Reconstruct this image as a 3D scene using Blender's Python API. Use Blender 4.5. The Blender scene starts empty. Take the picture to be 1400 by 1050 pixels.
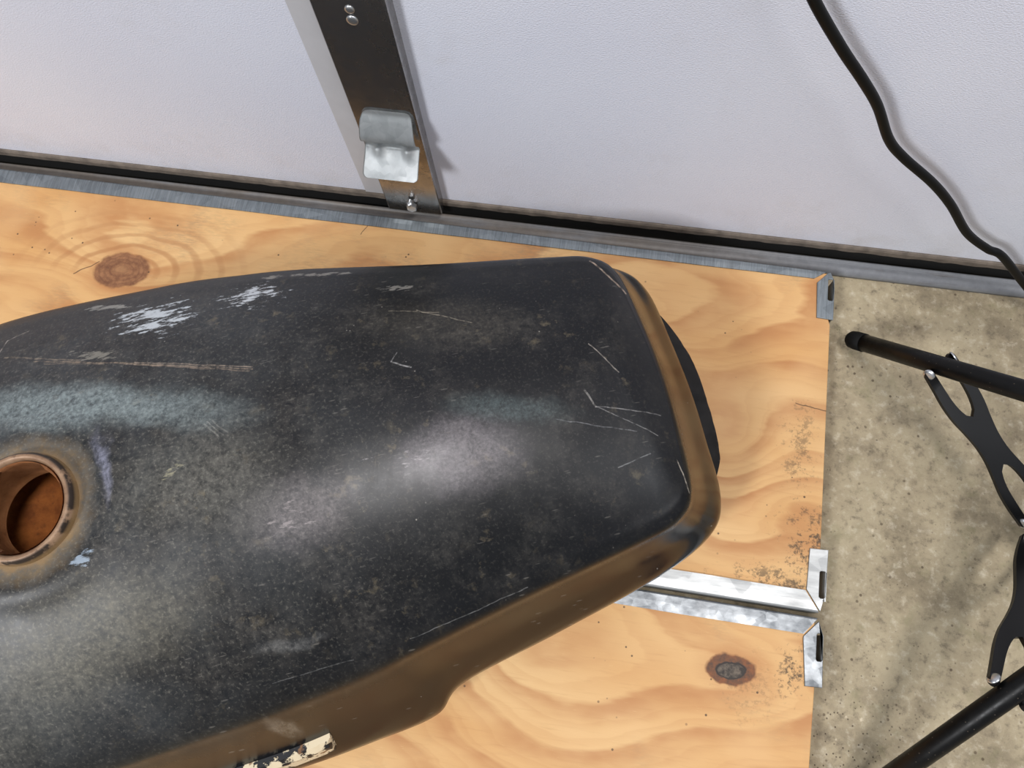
import bpy, bmesh, math, random
import numpy as np
from mathutils import Matrix, Vector, noise as mnoise

# ------------------------------------------------------------------ camera, world, lamps
S = 0.8333                       # the layout below is drawn in units of 0.8333 m
scene = bpy.context.scene
COL = scene.collection
cam_d = bpy.data.cameras.new('camera')
cam_d.sensor_width = 36.0
cam_d.lens = 1051.0 / 1400.0 * 36.0
cam_d.clip_start = 0.02
cam = bpy.data.objects.new('camera', cam_d)
COL.objects.link(cam)
Rt = (0.9865, 0.1561, -0.0498)
Up = (-0.1339, 0.9429, 0.3050)
Bk = (0.0945, -0.2942, 0.9511)
cam.matrix_world = Matrix(((Rt[0], Up[0], Bk[0], 0), (Rt[1], Up[1], Bk[1], 0),
                           (Rt[2], Up[2], Bk[2], 0.72 * S), (0, 0, 0, 1)))
scene.camera = cam

world = bpy.data.worlds.new('garage_air')
scene.world = world
world.use_nodes = True
wb = world.node_tree.nodes['Background']
wb.inputs[0].default_value = (0.86, 0.90, 1.0, 1)
wb.inputs[1].default_value = 0.30


def area_lamp(name, loc, target, sx, sy, power, col=(1, 1, 1)):
    d = bpy.data.lights.new(name, 'AREA')
    d.shape = 'RECTANGLE'
    d.size, d.size_y = sx, sy
    d.energy = power
    d.color = col
    o = bpy.data.objects.new(name, d)
    o.location = loc
    o.rotation_euler = (Vector(target) - Vector(loc)).to_track_quat('-Z', 'Y').to_euler()
    COL.objects.link(o)
    return o


area_lamp('ceiling_lamp', (-1.45, -1.9, 2.25), (-0.1, 0.2, 0), 0.55, 0.55, 62, (0.97, 0.98, 1.0))
area_lamp('ceiling_lamp', (0.55, -0.15, 2.35), (0.0, 0.1, 0), 0.9, 0.30, 28, (1.0, 0.97, 0.97))
area_lamp('ceiling_lamp', (2.2, 0.0, 2.3), (0.3, 0.1, 0), 1.2, 0.25, 9, (0.95, 0.97, 1.0))

vs = scene.view_settings
vs.view_transform = 'Standard'
vs.look = 'None'
vs.exposure = 0.08
vs.gamma = 1.0
vs.use_curve_mapping = False


# ------------------------------------------------------------------ node helpers
def lin(c):
    return tuple((x / 255.0 / 12.92) if x / 255.0 <= 0.04045 else ((x / 255.0 + 0.055) / 1.055) ** 2.4 for x in c) + (1.0,)


class Mat:
    def __init__(self, name):
        self.m = bpy.data.materials.new(name)
        self.m.use_nodes = True
        self.t = self.m.node_tree
        self.b = self.t.nodes['Principled BSDF']
        self.tc = self.t.nodes.new('ShaderNodeTexCoord')
        self.P = self.tc.outputs['Object']

    def put(self, sock, v):
        if v is None:
            return
        if hasattr(v, 'is_output'):
            self.t.links.new(v, sock)
        else:
            if sock.type == 'RGBA' and len(v) == 3:
                v = tuple(v) + (1,)
            sock.default_value = v

    def set(self, **kw):
        for k, v in kw.items():
            self.put(self.b.inputs[k.replace('_', ' ')], v)
        return self

    def math(self, op, a, b=None, c=None, clamp=False):
        n = self.t.nodes.new('ShaderNodeMath')
        n.operation = op
        n.use_clamp = clamp
        self.put(n.inputs[0], a)
        self.put(n.inputs[1], b)
        self.put(n.inputs[2], c)
        return n.outputs[0]

    def vec(self, op, a, b=None):
        n = self.t.nodes.new('ShaderNodeVectorMath')
        n.operation = op
        self.put(n.inputs[0], a)
        self.put(n.inputs[1], b)
        return n.outputs['Value'] if op in ('LENGTH', 'DOT_PRODUCT', 'DISTANCE') else n.outputs[0]

    def mapping(self, v, loc=(0, 0, 0), rot=(0, 0, 0), scale=(1, 1, 1), kind='POINT'):
        n = self.t.nodes.new('ShaderNodeMapping')
        n.vector_type = kind
        self.put(n.inputs[0], v)
        n.inputs[1].default_value = loc
        n.inputs[2].default_value = rot
        n.inputs[3].default_value = scale
        return n.outputs[0]

    def sep(self, v):
        n = self.t.nodes.new('ShaderNodeSeparateXYZ')
        self.put(n.inputs[0], v)
        return n.outputs

    def noise(self, v, scale, detail=3.0, rough=0.5, dist=0.0, color=False):
        n = self.t.nodes.new('ShaderNodeTexNoise')
        self.put(n.inputs['Vector'], v)
        n.inputs['Scale'].default_value = scale
        n.inputs['Detail'].default_value = detail
        n.inputs['Roughness'].default_value = rough
        n.inputs['Distortion'].default_value = dist
        return n.outputs['Color' if color else 'Fac']

    def voronoi(self, v, scale, feature='F1', rand=1.0, out='Distance'):
        n = self.t.nodes.new('ShaderNodeTexVoronoi')
        n.feature = feature
        self.put(n.inputs['Vector'], v)
        n.inputs['Scale'].default_value = scale
        n.inputs['Randomness'].default_value = rand
        return n.outputs[out]

    def rng(self, v, a, b, c=0.0, d=1.0, smooth=False):
        n = self.t.nodes.new('ShaderNodeMapRange')
        n.clamp = True
        n.interpolation_type = 'SMOOTHSTEP' if smooth else 'LINEAR'
        self.put(n.inputs[0], v)
        for i, x in enumerate((a, b, c, d)):
            self.put(n.inputs[i + 1], x)
        return n.outputs[0]

    def mix(self, f, a, b, mode='MIX'):
        n = self.t.nodes.new('ShaderNodeMix')
        n.data_type = 'RGBA'
        n.blend_type = mode
        self.put(n.inputs[0], f)
        self.put(n.inputs[6], a)
        self.put(n.inputs[7], b)
        return n.outputs[2]

    def bump(self, h, strength=0.3, dist=0.001):
        n = self.t.nodes.new('ShaderNodeBump')
        n.inputs['Strength'].default_value = strength
        n.inputs['Distance'].default_value = dist
        self.put(n.inputs['Height'], h)
        self.t.links.new(n.outputs[0], self.b.inputs['Normal'])

    def ell(self, v, c, r, rot=0.0):
        """normalised distance to an ellipse centre (1 on its edge), in the xy plane of v"""
        q = self.vec('SUBTRACT', v, (c[0], c[1], 0))
        q = self.mapping(q, (0, 0, 0), (0, 0, -rot), (1, 1, 1))
        q = self.vec('MULTIPLY', q, (1 / r[0], 1 / r[1], 0))
        return self.vec('LENGTH', q)

    def seg(self, v, a, b, w, soft=0.5):
        """mask of a thin line from a to b, half-width w"""
        ba = (b[0] - a[0], b[1] - a[1], 0)
        l2 = ba[0] ** 2 + ba[1] ** 2
        q = self.vec('SUBTRACT', v, (a[0], a[1], 0))
        q = self.vec('MULTIPLY', q, (1, 1, 0))
        h = self.vec('DOT_PRODUCT', q, (ba[0] / l2, ba[1] / l2, 0))
        h = self.math('ADD', h, 0.0, clamp=True)
        n = self.t.nodes.new('ShaderNodeVectorMath')
        n.operation = 'SCALE'
        n.inputs[0].default_value = ba
        self.put(n.inputs['Scale'], h)
        d = self.vec('DISTANCE', q, n.outputs[0])
        return self.rng(d, w, w * soft, 0, 1)

    def mx(self, *ms):
        r = ms[0]
        for m in ms[1:]:
            r = self.math('MAXIMUM', r, m)
        return r

    def mul(self, *ms):
        r = ms[0]
        for m in ms[1:]:
            r = self.math('MULTIPLY', r, m)
        return r


# ------------------------------------------------------------------ materials
def mat_plain(name, rgb, rough=0.5, metal=0.0, nscale=60, namp=0.15, bump=0.0, spec=0.5, **kw):
    M = Mat(name)
    n = M.noise(M.P, nscale, 4, 0.6)
    c = lin(rgb)
    lo = tuple(x * (1 - namp) for x in c[:3])
    hi = tuple(min(1, x * (1 + namp)) for x in c[:3])
    M.set(Base_Color=M.mix(M.rng(n, 0.3, 0.7), lo, hi), Roughness=rough, Metallic=metal, **kw)
    M.b.inputs['Specular IOR Level'].default_value = spec
    if bump:
        M.bump(n, bump, 0.002)
    return M.m


def mat_skin():
    M = Mat('white_embossed_door_skin')
    p = M.P
    fine = M.noise(M.vec('MULTIPLY', p, (1.0, 1.0, 1.6)), 620, 2, 0.5)
    big = M.noise(p, 5.0, 3, 0.5)
    grime = M.mul(M.rng(M.noise(M.vec('ADD', p, (3, 1, 7)), 9, 4, 0.6), 0.55, 0.75), M.rng(M.noise(p, 60, 3, 0.6), 0.4, 0.7))
    c = M.mix(M.rng(big, 0.3, 0.7), lin((218, 221, 234)), lin((225, 228, 239)))
    c = M.mix(M.math('MULTIPLY', grime, 0.25), c, lin((190, 182, 172)))
    low = M.rng(M.sep(p)[2], 0.09, 0.03)
    c = M.mix(M.mul(low, M.rng(M.noise(p, 26, 4, 0.6), 0.45, 0.7), 0.25), c, lin((186, 176, 166)))
    M.set(Base_Color=c, Roughness=0.6)
    M.bump(fine, 0.35, 0.0012)
    return M.m


def mat_galv(name, dark, light, streak=(1, 1, 1), rough=0.42, metal=0.75, spangle=45, grime=0.3, blot=0.35):
    M = Mat(name)
    p = M.P
    sp = M.voronoi(p, spangle * 1.6, out='Color')
    st = M.noise(M.vec('MULTIPLY', p, streak), 26, 4, 0.65)
    n = M.noise(p, spangle, 4, 0.6)
    f = M.math('ADD', M.math('MULTIPLY', M.sep(sp)[0], 0.18), M.math('MULTIPLY', st, 0.82))
    f = M.math('ADD', f, M.math('MULTIPLY', M.math('SUBTRACT', n, 0.5), blot))
    c = M.mix(M.rng(f, 0.30, 0.72), lin(dark), lin(light))
    g = M.rng(M.noise(p, 18, 5, 0.7), 0.58, 0.74)
    c = M.mix(M.math('MULTIPLY', g, grime), c, lin((92, 80, 66)))
    M.set(Base_Color=c, Metallic=metal, Roughness=M.rng(f, 0.2, 0.8, rough + 0.1, rough - 0.08))
    M.bump(n, 0.12, 0.0008)
    return M.m


def mat_seal():
    M = Mat('grey_seal_vinyl')
    p = M.P
    n = M.noise(M.vec('MULTIPLY', p, (1.0, 8, 8)), 9, 4, 0.6)
    f = M.noise(p, 130, 3, 0.6)
    dirt = M.mul(M.rng(M.sep(p)[0], 0.22, 0.02), M.rng(n, 0.30, 0.55))
    c = M.mix(M.rng(f, 0.3, 0.7), lin((112, 114, 118)), lin((126, 128, 131)))
    c = M.mix(M.math('MULTIPLY', dirt, 0.8), c, M.mix(f, lin((92, 82, 72)), lin((122, 112, 100))))
    c = M.mix(M.rng(n, 0.62, 0.72, 0, 0.6), c, lin((84, 72, 62)))
    M.set(Base_Color=c, Roughness=0.5)
    return M.m


def mat_concrete():
    M = Mat('old_concrete')
    p = M.P
    a = M.noise(p, 3.2, 5, 0.6)
    b = M.noise(M.vec('ADD', p, (9, 4, 0)), 14, 6, 0.7)
    c = M.noise(p, 90, 4, 0.7)
    col = M.mix(M.rng(a, 0.32, 0.66), lin((136, 123, 98)), lin((165, 151, 124)))
    col = M.mix(M.math('MULTIPLY', M.rng(b, 0.40, 0.66), 0.75), col, lin((180, 167, 138)))
    col = M.mix(M.math('MULTIPLY', M.rng(b, 0.50, 0.30), 0.7), col, lin((112, 102, 84)))
    col = M.mix(M.rng(c, 0.54, 0.70, 0, 0.7), col, lin((100, 90, 74)))
    col = M.mix(M.rng(c, 0.46, 0.28, 0, 0.6), col, lin((204, 194, 172)))
    gl = M.noise(M.vec('ADD', p, (2.2, 5.1, 0)), 42, 4, 0.6)
    col = M.mix(M.rng(gl, 0.57, 0.68, 0, 0.35), col, lin((122, 118, 84)))
    # dark grit, brown flecks and pale stones
    v1 = M.voronoi(p, 105)
    m1 = M.mul(M.rng(v1, 0.16, 0.10), M.rng(M.noise(M.vec('ADD', p, (5, 5, 0)), 30, 3, 0.6), 0.46, 0.58))
    col = M.mix(M.math('MULTIPLY', m1, 0.75), col, lin((74, 58, 44)))
    v3 = M.voronoi(M.vec('ADD', p, (1.3, 0.2, 0)), 230)
    dens = M.rng(M.ell(p, (0.25, -0.06), (0.13, 0.13)), 1.0, 0.2)
    m3 = M.mul(M.rng(v3, 0.20, 0.12), M.math('MAXIMUM', M.rng(M.noise(p, 40, 3, 0.6), 0.50, 0.62, 0, 0.6), dens))
    col = M.mix(M.math('MULTIPLY', m3, 0.85), col, lin((64, 50, 38)))
    v2 = M.voronoi(M.vec('ADD', p, (0.7, 0.1, 0)), 62)
    m2 = M.mul(M.rng(M.math('ADD', v2, M.math('MULTIPLY', c, 0.35)), 0.28, 0.20), M.rng(M.noise(M.vec('ADD', p, (1, 7, 0)), 12, 3, 0.6), 0.52, 0.60))
    col = M.mix(M.math('MULTIPLY', m2, 0.6), col, lin((222, 208, 180)))
    M.set(Base_Color=col, Roughness=0.88)
    M.bump(M.math('ADD', M.math('MULTIPLY', c, 0.6), b), 0.35, 0.003)
    return M.m


def mat_wood(name, knots, mould, seed, cuts=()):
    """pine plywood; x runs along the grain. knots: (x, y, rx, ry, hard) with a swirl around each"""
    M = Mat(name)
    p = M.vec('MULTIPLY', M.P, (1, 1, 0))
    ps = M.vec('ADD', p, (seed, seed * 0.7, 0))
    x, y, _ = M.sep(p)
    warp = M.math('SUBTRACT', M.noise(M.vec('MULTIPLY', ps, (1.1, 2.6, 1)), 2.3, 1.6, 0.45), 0.5)
    warp2 = M.math('SUBTRACT', M.noise(M.vec('MULTIPLY', ps, (2.0, 9.0, 1)), 4, 3, 0.55), 0.5)
    g = M.math('ADD', y, M.math('MULTIPLY', warp, 0.30))
    g = M.math('ADD', g, M.math('MULTIPLY', warp2, 0.035))
    kd = None
    for (kx, ky, rx, ry, hard, rot) in knots:
        q = M.ell(p, (kx, ky), (rx * 2.6, ry * (3.2 if hard == 1 else 2.6)), rot)
        e = M.math('EXPONENT', M.math('MULTIPLY', M.math('MULTIPLY', q, q), -1.0))
        g = M.math('ADD', g, M.math('MULTIPLY', e, ry * (4.2 if hard == 1 else 3.4)))
    band = M.math('FRACT', M.math('MULTIPLY', g, 19.0))
    late = M.mul(M.rng(band, 0.25, 0.90, smooth=True), M.rng(band, 1.0, 0.90))
    band2 = M.math('FRACT', M.math('MULTIPLY', g, 53.0))
    late2 = M.mul(M.rng(band2, 0.3, 0.92, smooth=True), M.rng(band2, 1.0, 0.92))
    streak = M.noise(M.vec('MULTIPLY', ps, (3, 40, 1)), 9, 4, 0.6)
    fib = M.noise(M.vec('MULTIPLY', ps, (10, 120, 1)), 12, 3, 0.6)
    tone = M.noise(M.vec('MULTIPLY', ps, (1.2, 2.4, 1)), 4.5, 3, 0.55)
    col = M.mix(M.rng(tone, 0.32, 0.68), lin((219, 179, 124)), lin((205, 156, 98)))
    amt = M.math('MULTIPLY', late, M.rng(M.noise(M.vec('MULTIPLY', ps, (2, 4, 1)), 6, 3, 0.6), 0.32, 0.62, 0.12, 0.80))
    col = M.mix(amt, col, lin((176, 118, 68)))
    col = M.mix(M.math('MULTIPLY', late2, 0.16), col, lin((180, 122, 70)))
    col = M.mix(M.rng(streak, 0.55, 0.78, 0, 0.28), col, lin((170, 118, 68)))
    col = M.mix(M.rng(fib, 0.35, 0.15, 0, 0.5), col, lin((243, 212, 160)))
    # greyed weather blotches
    gr = M.mul(M.rng(M.noise(M.vec('ADD', ps, (4, 2, 0)), 9, 3, 0.6), 0.54, 0.68), M.rng(M.noise(M.vec('MULTIPLY', ps, (60, 200, 1)), 2.2, 3, 0.6), 0.38, 0.62))
    col = M.mix(M.math('MULTIPLY', gr, 0.42), col, lin((142, 122, 92)))
    bright = M.rng(M.noise(M.vec('ADD', ps, (7, 3, 0)), 8, 2, 0.5), 0.58, 0.72, 0, 0.3)
    col = M.mix(bright, col, lin((228, 190, 138)))
    hgt = M.math('ADD', M.math('MULTIPLY', fib, 0.5), late)
    for (kx, ky, rx, ry, hard, rot) in knots:
        if not hard:
            continue
        wob = M.vec('ADD', p, M.vec('MULTIPLY', M.vec('SUBTRACT', M.noise(ps, 55, 3, 0.6, color=True), (0.5, 0.5, 0.5)), (0.009, 0.009, 0)))
        q = M.ell(wob, (kx, ky), (rx, ry), rot)
        ring = M.math('SINE', M.math('MULTIPLY', q, 34.0))
        if hard == 1:      # growth rings arching over the knot
            wob2 = M.vec('ADD', p, M.vec('MULTIPLY', M.vec('SUBTRACT', M.noise(ps, 14, 3, 0.5, color=True), (0.5, 0.5, 0.5)), (0.030, 0.016, 0)))
            qa = M.ell(wob2, (kx + 0.004, ky - 0.004), (rx * 1.15, ry), rot)
            arc = M.rng(M.math('SINE', M.math('MULTIPLY', M.math('POWER', qa, 0.8), 14.0)), 0.1, 1.0, smooth=True)
            arc = M.mul(arc, M.rng(qa, 4.2, 1.2), M.rng(M.math('SUBTRACT', y, ky), -0.012, 0.012))
            col = M.mix(M.math('MULTIPLY', arc, 0.62), col, lin((160, 106, 60)))
        nk = M.noise(M.vec('MULTIPLY', ps, (1, 1, 1)), 130, 3, 0.7)
        if hard == 1:
            kc = M.mix(M.rng(nk, 0.35, 0.65), lin((150, 104, 68)), lin((116, 74, 46)))
            kc = M.mix(M.rng(ring, 0.0, 1.0, 0, 0.35), kc, lin((96, 58, 36)))
            kc = M.mix(M.rng(q, 0.35, 0.0, 0, 0.6), kc, lin((178, 132, 88)))
        else:
            kc = M.mix(M.rng(nk, 0.35, 0.65), lin((128, 76, 40)), lin((84, 58, 40)))
            inner = M.rng(q, 0.62, 0.50)
            kc = M.mix(inner, kc, M.mix(M.rng(nk, 0.40, 0.60), lin((104, 92, 78)), lin((44, 36, 30))))
            kc = M.mix(M.mul(M.rng(q, 0.46, 0.52), M.rng(q, 0.62, 0.56)), kc, lin((40, 30, 24)))
        col = M.mix(M.rng(q, 1.06, 0.94), col, kc)
        halo = M.mul(M.rng(q, 1.7, 1.0), M.rng(q, 0.9, 1.0))
        col = M.mix(M.math('MULTIPLY', halo, 0.30), col, lin((178, 120, 70)))
    for (a, b, w) in cuts:
        wb_ = M.vec('ADD', p, M.vec('MULTIPLY', M.vec('SUBTRACT', M.noise(ps, 60, 2, 0.5, color=True), (0.5, 0.5, 0.5)), (0.006, 0.006, 0)))
        col = M.mix(M.math('MULTIPLY', M.seg(wb_, a, b, w), 0.8), col, lin((70, 46, 28)))
    # mould specks towards the right-hand edge
    for (cx, cy, rx, ry, st) in mould:
        q = M.ell(p, (cx, cy), (rx, ry))
        d = M.rng(q, 1.0, 0.2)
        sp = M.noise(M.vec('MULTIPLY', ps, (1, 1, 1)), 260, 3, 0.75)
        cl = M.noise(M.vec('ADD', ps, (1, 2, 0)), 60, 3, 0.6)
        m = M.rng(M.math('ADD', M.math('MULTIPLY', sp, 0.55), M.math('MULTIPLY', cl, 0.45)), M.math('SUBTRACT', 0.635, M.math('MULTIPLY', d, 0.16)), M.math('SUBTRACT', 0.715, M.math('MULTIPLY', d, 0.16)))
        col = M.mix(M.mul(m, d, st), col, lin((58, 50, 38)))
    v = M.voronoi(ps, 74)
    dots = M.mul(M.rng(v, 0.085, 0.06), M.rng(M.noise(ps, 13, 3, 0.6), 0.50, 0.56))
    col = M.mix(M.math('MULTIPLY', dots, 0.85), col, lin((66, 48, 34)))
    M.set(Base_Color=col, Roughness=0.62)
    M.bump(hgt, 0.10, 0.001)
    return M.m


def mat_black_tube():
    M = Mat('black_powder_coat')
    n = M.noise(M.P, 160, 3, 0.6)
    v = M.voronoi(M.P, 230)
    c = M.mix(M.math('MULTIPLY', M.rng(v, 0.11, 0.06), 0.5), lin((9, 9, 9)), lin((110, 100, 86)))
    M.set(Base_Color=c, Roughness=M.rng(n, 0.3, 0.7, 0.34, 0.48))
    M.b.inputs['Specular IOR Level'].default_value = 0.25
    return M.m


TANK_MARKS = {
    'lines': [
        ((-.036, .130), (.025, .1060), .0009, .7, (150, 134, 114)), ((-.010, .117), (.0865, .0815), .0008, .75, (156, 136, 114)),
        ((.060, .0905), (.150, .0600), .0007, .8, (154, 136, 118)), ((.068, .0895), (.150, .0618), .0006, .75, (170, 152, 134)),
        ((.080, .0830), (.148, .0588), .0006, .7, (150, 132, 114)), ((.000, .1110), (.045, .0960), .0008, .5, (140, 124, 106)),
        ((-.0435, .131), (-.0410, .1505), .0008, .8, (160, 150, 140)), ((-.0410, .1505), (-.027, .156), .0008, .8, (160, 150, 140)),
        ((.270, .0846), (.3074, .0629), .0006, .8, (150, 140, 124)), ((.250, .0890), (.285, .0790), .0006, .6, (150, 140, 124)),
        ((.2449, .0422), (.2576, .0348), .0007, .8, (160, 158, 156)), ((.2449, .0422), (.2500, .0495), .0005, .7, (160, 158, 156)),
        ((.3738, -.0094), (.3785, -.0216), .0009, .8, (150, 146, 140)), ((.3785, -.0216), (.425, -.036), .0005, .7, (140, 138, 136)),
        ((.3785, -.0216), (.4179, -.0511), .0005, .7, (140, 138, 136)), ((.3878, .0271), (.4026, .0008), .0006, .8, (160, 152, 142)),
        ((.3472, -.0252), (.4023, -.0454), .0005, .6, (130, 130, 132)), ((.3815, -.0676), (.4084, -.0628), .0005, .6, (140, 140, 140)),
        ((.2269, -.0131), (.2178, -.0313), .0007, .8, (14, 14, 18)), ((.2230, -.020), (.2160, -.050), .0006, .7, (14, 14, 18)),
        ((.135, -.0617), (.1852, -.0728), .0006, .7, (22, 22, 26)), ((.150, -.0690), (.180, -.0760), .0005, .6, (22, 22, 26)),
        ((.1149, -.1465), (.1696, -.1450), .0004, .4, (130, 130, 128)), ((.2098, -.1425), (.2964, -.1300), .0004, .45, (140, 140, 138)),
        ((.4140, .1060), (.4330, .0700), .0010, .75, (190, 168, 148)),
        ((.4275, -.0700), (.4305, -.0950), .0006, .8, (190, 180, 165)),
        ((.117, .0245), (.125, .0140), .0007, .5, (150, 146, 138)), ((.122, .0265), (.131, .0150), .0006, .5, (150, 146, 138)),
        ((.119, .0260), (.128, .0140), .0005, .5, (150, 146, 138)),
    ],
    'patches': [
        (.074, .1330, .066, .041, -.20, .545, .85, (196, 202, 206)), (.148, .1360, .046, .029, -.25, .54, .85, (196, 200, 204)),
        (.094, -.001, .018, .007, .45, .52, .6, (166, 160, 130)), (.035, .1080, .05, .014, -.40, .55, .6, (140, 136, 124)), (.26, .1120, .03, .006, -.2, .53, .6, (140, 136, 128)),
        (.24, -.03, .05, .03, .0, .60, .5, (170, 164, 164)), (.16, -.05, .04, .03, .0, .60, .5, (170, 160, 158)),
        (.035, .162, .05, .008, -.30, .53, .7, (150, 148, 140)), (.19, .150, .09, .006, -.20, .53, .7, (140, 136, 128)),
        (.0296, -.0423, .017, .009, .35, .53, .8, (150, 164, 178)),
    ],
    'soft': [
        (.020, .066, .115, .026, -.25, .62, (150, 164, 164)), (.10, .040, .07, .018, -.30, .40, (138, 150, 150)),  # pale teal reflection by the filler, painted into the colour
        (.166, -.048, .050, .030, -.05, .40, (146, 138, 138)), (.275, -.036, .055, .034, -.10, .42, (150, 142, 146)),  # lamp highlights painted in together with pale scuffs
        (.315, -.012, .060, .016, -.25, .30, (112, 128, 128)), (.02, -.088, .10, .045, .10, .34, (134, 128, 108)), (.0500, .012, .008, .032, .12, .7, (132, 134, 152)),  # leading entry is a teal sheen painted in
        (.11, -.01, .07, .05, 0, .32, (134, 132, 122)), (.29, .07, .09, .03, -.3, .22, (104, 98, 86)),
        (-.06, -.12, .10, .05, .1, .2, (132, 130, 118)), (.135, -.125, .03, .007, .0, .30, (140, 140, 138)),
        (.103, -.176, .012, .012, 0, .6, (130, 124, 112)),
    ],
}


def mat_tank():
    M = Mat('scuffed_black_tank_paint')
    p = M.P
    q = M.vec('MULTIPLY', p, (1, 1, 0))
    x, y, z = M.sep(p)
    # rolling tints of the paint
    big = M.noise(q, 7, 4, 0.6)
    mid = M.noise(q, 30, 5, 0.65)
    fine = M.noise(q, 170, 4, 0.7)
    along = M.noise(M.mapping(q, (0, 0, 0), (0, 0, 0), (12, 60, 1)), 5, 4, 0.7)
    col = M.mix(M.rng(big, 0.35, 0.65), lin((8, 9, 11)), lin((14, 15, 18)))
    # dusty film, denser towards the filler end
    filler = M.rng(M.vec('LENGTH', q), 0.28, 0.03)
    dustf = M.math('ADD', M.rng(mid, 0.48, 0.76), M.math('MULTIPLY', filler, 0.75))
    dust = M.mul(dustf, M.rng(fine, 0.36, 0.66))
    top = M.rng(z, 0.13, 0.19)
    dust = M.mul(dust, top)
    col = M.mix(M.math('MULTIPLY', dust, 0.20), col, lin((132, 126, 116)))
    sheen = M.mul(M.rng(M.noise(M.vec('ADD', q, (3, 2, 0)), 11, 3, 0.6), 0.42, 0.70), filler, top)  # blue-grey sheen around the filler, mixed into the base colour
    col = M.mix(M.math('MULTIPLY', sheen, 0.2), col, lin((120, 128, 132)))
    # yellow-brown dried spots
    sp = M.mul(M.rng(M.noise(M.vec('ADD', q, (8, 1, 0)), 62, 4, 0.7), 0.58, 0.70), M.rng(M.noise(q, 14, 3, 0.6), 0.45, 0.62), top)
    col = M.mix(M.math('MULTIPLY', sp, 0.32), col, lin((150, 136, 108)))
    # fine light specks and short nicks
    v = M.voronoi(q, 95)
    specks = M.mul(M.rng(v, 0.065, 0.035), M.rng(M.noise(q, 40, 2, 0.6), 0.56, 0.62))
    n2 = M.mapping(q, (0, 0, 0), (0, 0, 0.6), (60, 260, 1))
    nick = M.mul(M.rng(M.voronoi(n2, 1.0), 0.17, 0.10), M.rng(M.noise(M.vec('ADD', q, (2, 9, 0)), 22, 3, 0.6), 0.52, 0.60))
    n3 = M.mapping(q, (0, 0, 0), (0, 0, -0.9), (45, 330, 1))
    nick2 = M.mul(M.rng(M.voronoi(n3, 1.0), 0.14, 0.08), M.rng(M.noise(M.vec('ADD', q, (6, 3, 0)), 18, 3, 0.6), 0.52, 0.60))
    marks = M.mx(specks, M.math('MULTIPLY', nick, 0.28), M.math('MULTIPLY', nick2, 0.25))
    col = M.mix(M.math('MULTIPLY', marks, 0.5), col, lin((176, 170, 160)))
    grain = M.noise(q, 430, 3, 0.7)
    col = M.mix(M.mul(M.rng(grain, 0.54, 0.72), M.math('ADD', M.math('MULTIPLY', filler, 0.30), 0.10), top), col, lin((150, 146, 134)))
    pit = M.mul(M.rng(M.noise(M.vec('ADD', q, (5, 5, 0)), 120, 4, 0.7), 0.56, 0.66), M.rng(M.vec('LENGTH', q), 0.19, 0.04))
    for (a, b, w, st, c) in TANK_MARKS.get('lines', []):
        wob = M.vec('ADD', q, M.vec('MULTIPLY', M.vec('SUBTRACT', M.noise(q, 70, 2, 0.5, color=True), (0.5, 0.5, 0.5)), (0.003, 0.003, 0)))
        m = M.mul(M.seg(wob, a, b, w), M.rng(fine, 0.38, 0.60, 0.08, 1.0), st * 0.85)
        col = M.mix(m, col, lin(c))
    for (cx, cy, rx, ry, rot, th, st, c) in TANK_MARKS.get('patches', []):
        e = M.ell(q, (cx, cy), (rx, ry), rot)
        # flakes run along the tank, broken into short strokes
        fl = M.noise(M.mapping(q, (0, 0, 0), (0, 0, -0.12), (55, 190, 1)), 1.6, 4, 0.7)
        f2 = M.noise(M.mapping(q, (0.3, 0, 0), (0, 0, -0.12), (30, 70, 1)), 1.5, 3, 0.6)
        k = M.math('ADD', M.math('MULTIPLY', fl, 0.6), M.math('MULTIPLY', f2, 0.4))
        k = M.math('ADD', k, M.rng(e, 1.0, 0.2, -0.16, 0.07))
        col = M.mix(M.mul(M.rng(k, th, th + 0.05), st), col, lin(c))
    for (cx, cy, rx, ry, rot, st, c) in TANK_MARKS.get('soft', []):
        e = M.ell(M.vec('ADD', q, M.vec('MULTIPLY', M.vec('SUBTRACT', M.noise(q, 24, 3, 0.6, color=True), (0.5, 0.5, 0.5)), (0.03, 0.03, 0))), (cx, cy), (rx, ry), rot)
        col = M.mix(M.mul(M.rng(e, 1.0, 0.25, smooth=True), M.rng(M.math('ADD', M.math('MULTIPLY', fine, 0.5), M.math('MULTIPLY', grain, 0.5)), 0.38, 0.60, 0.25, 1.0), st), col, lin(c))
    col = M.mix(M.math('MULTIPLY', pit, 0.5), col, lin((26, 27, 32)))
    # rust ring and pale primer around the filler
    wr = M.vec('LENGTH', M.vec('ADD', M.vec('ADD', q, (0.007, 0, 0)), M.vec('MULTIPLY', M.vec('SUBTRACT', M.noise(q, 38, 4, 0.6, color=True), (0.5, 0.5, 0.5)), (0.018, 0.018, 0))))
    rr = M.mul(M.rng(wr, 0.052, 0.040), M.rng(z, 0.2, 0.21))
    col = M.mix(M.math('MULTIPLY', rr, 0.6), col, M.mix(M.rng(fine, 0.35, 0.65), lin((146, 124, 92)), lin((112, 106, 96))))
    r2 = M.mul(M.rng(wr, 0.0405, 0.0370), M.rng(z, 0.2, 0.21))
    col = M.mix(M.math('MULTIPLY', r2, 0.6), col, lin((146, 118, 80)))
    rough = M.rng(M.math('ADD', M.math('MULTIPLY', mid, 0.7), M.math('MULTIPLY', fine, 0.3)), 0.3, 0.7, 0.27, 0.42)
    rough = M.math('ADD', rough, M.mul(filler, 0.12))
    side = M.rng(z, 0.155, 0.125)
    rough = M.math('SUBTRACT', rough, M.mul(side, 0.17))
    rough = M.math('MAXIMUM', rough, M.math('MULTIPLY', rr, 0.8))
    M.set(Base_Color=col, Roughness=rough)
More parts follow.
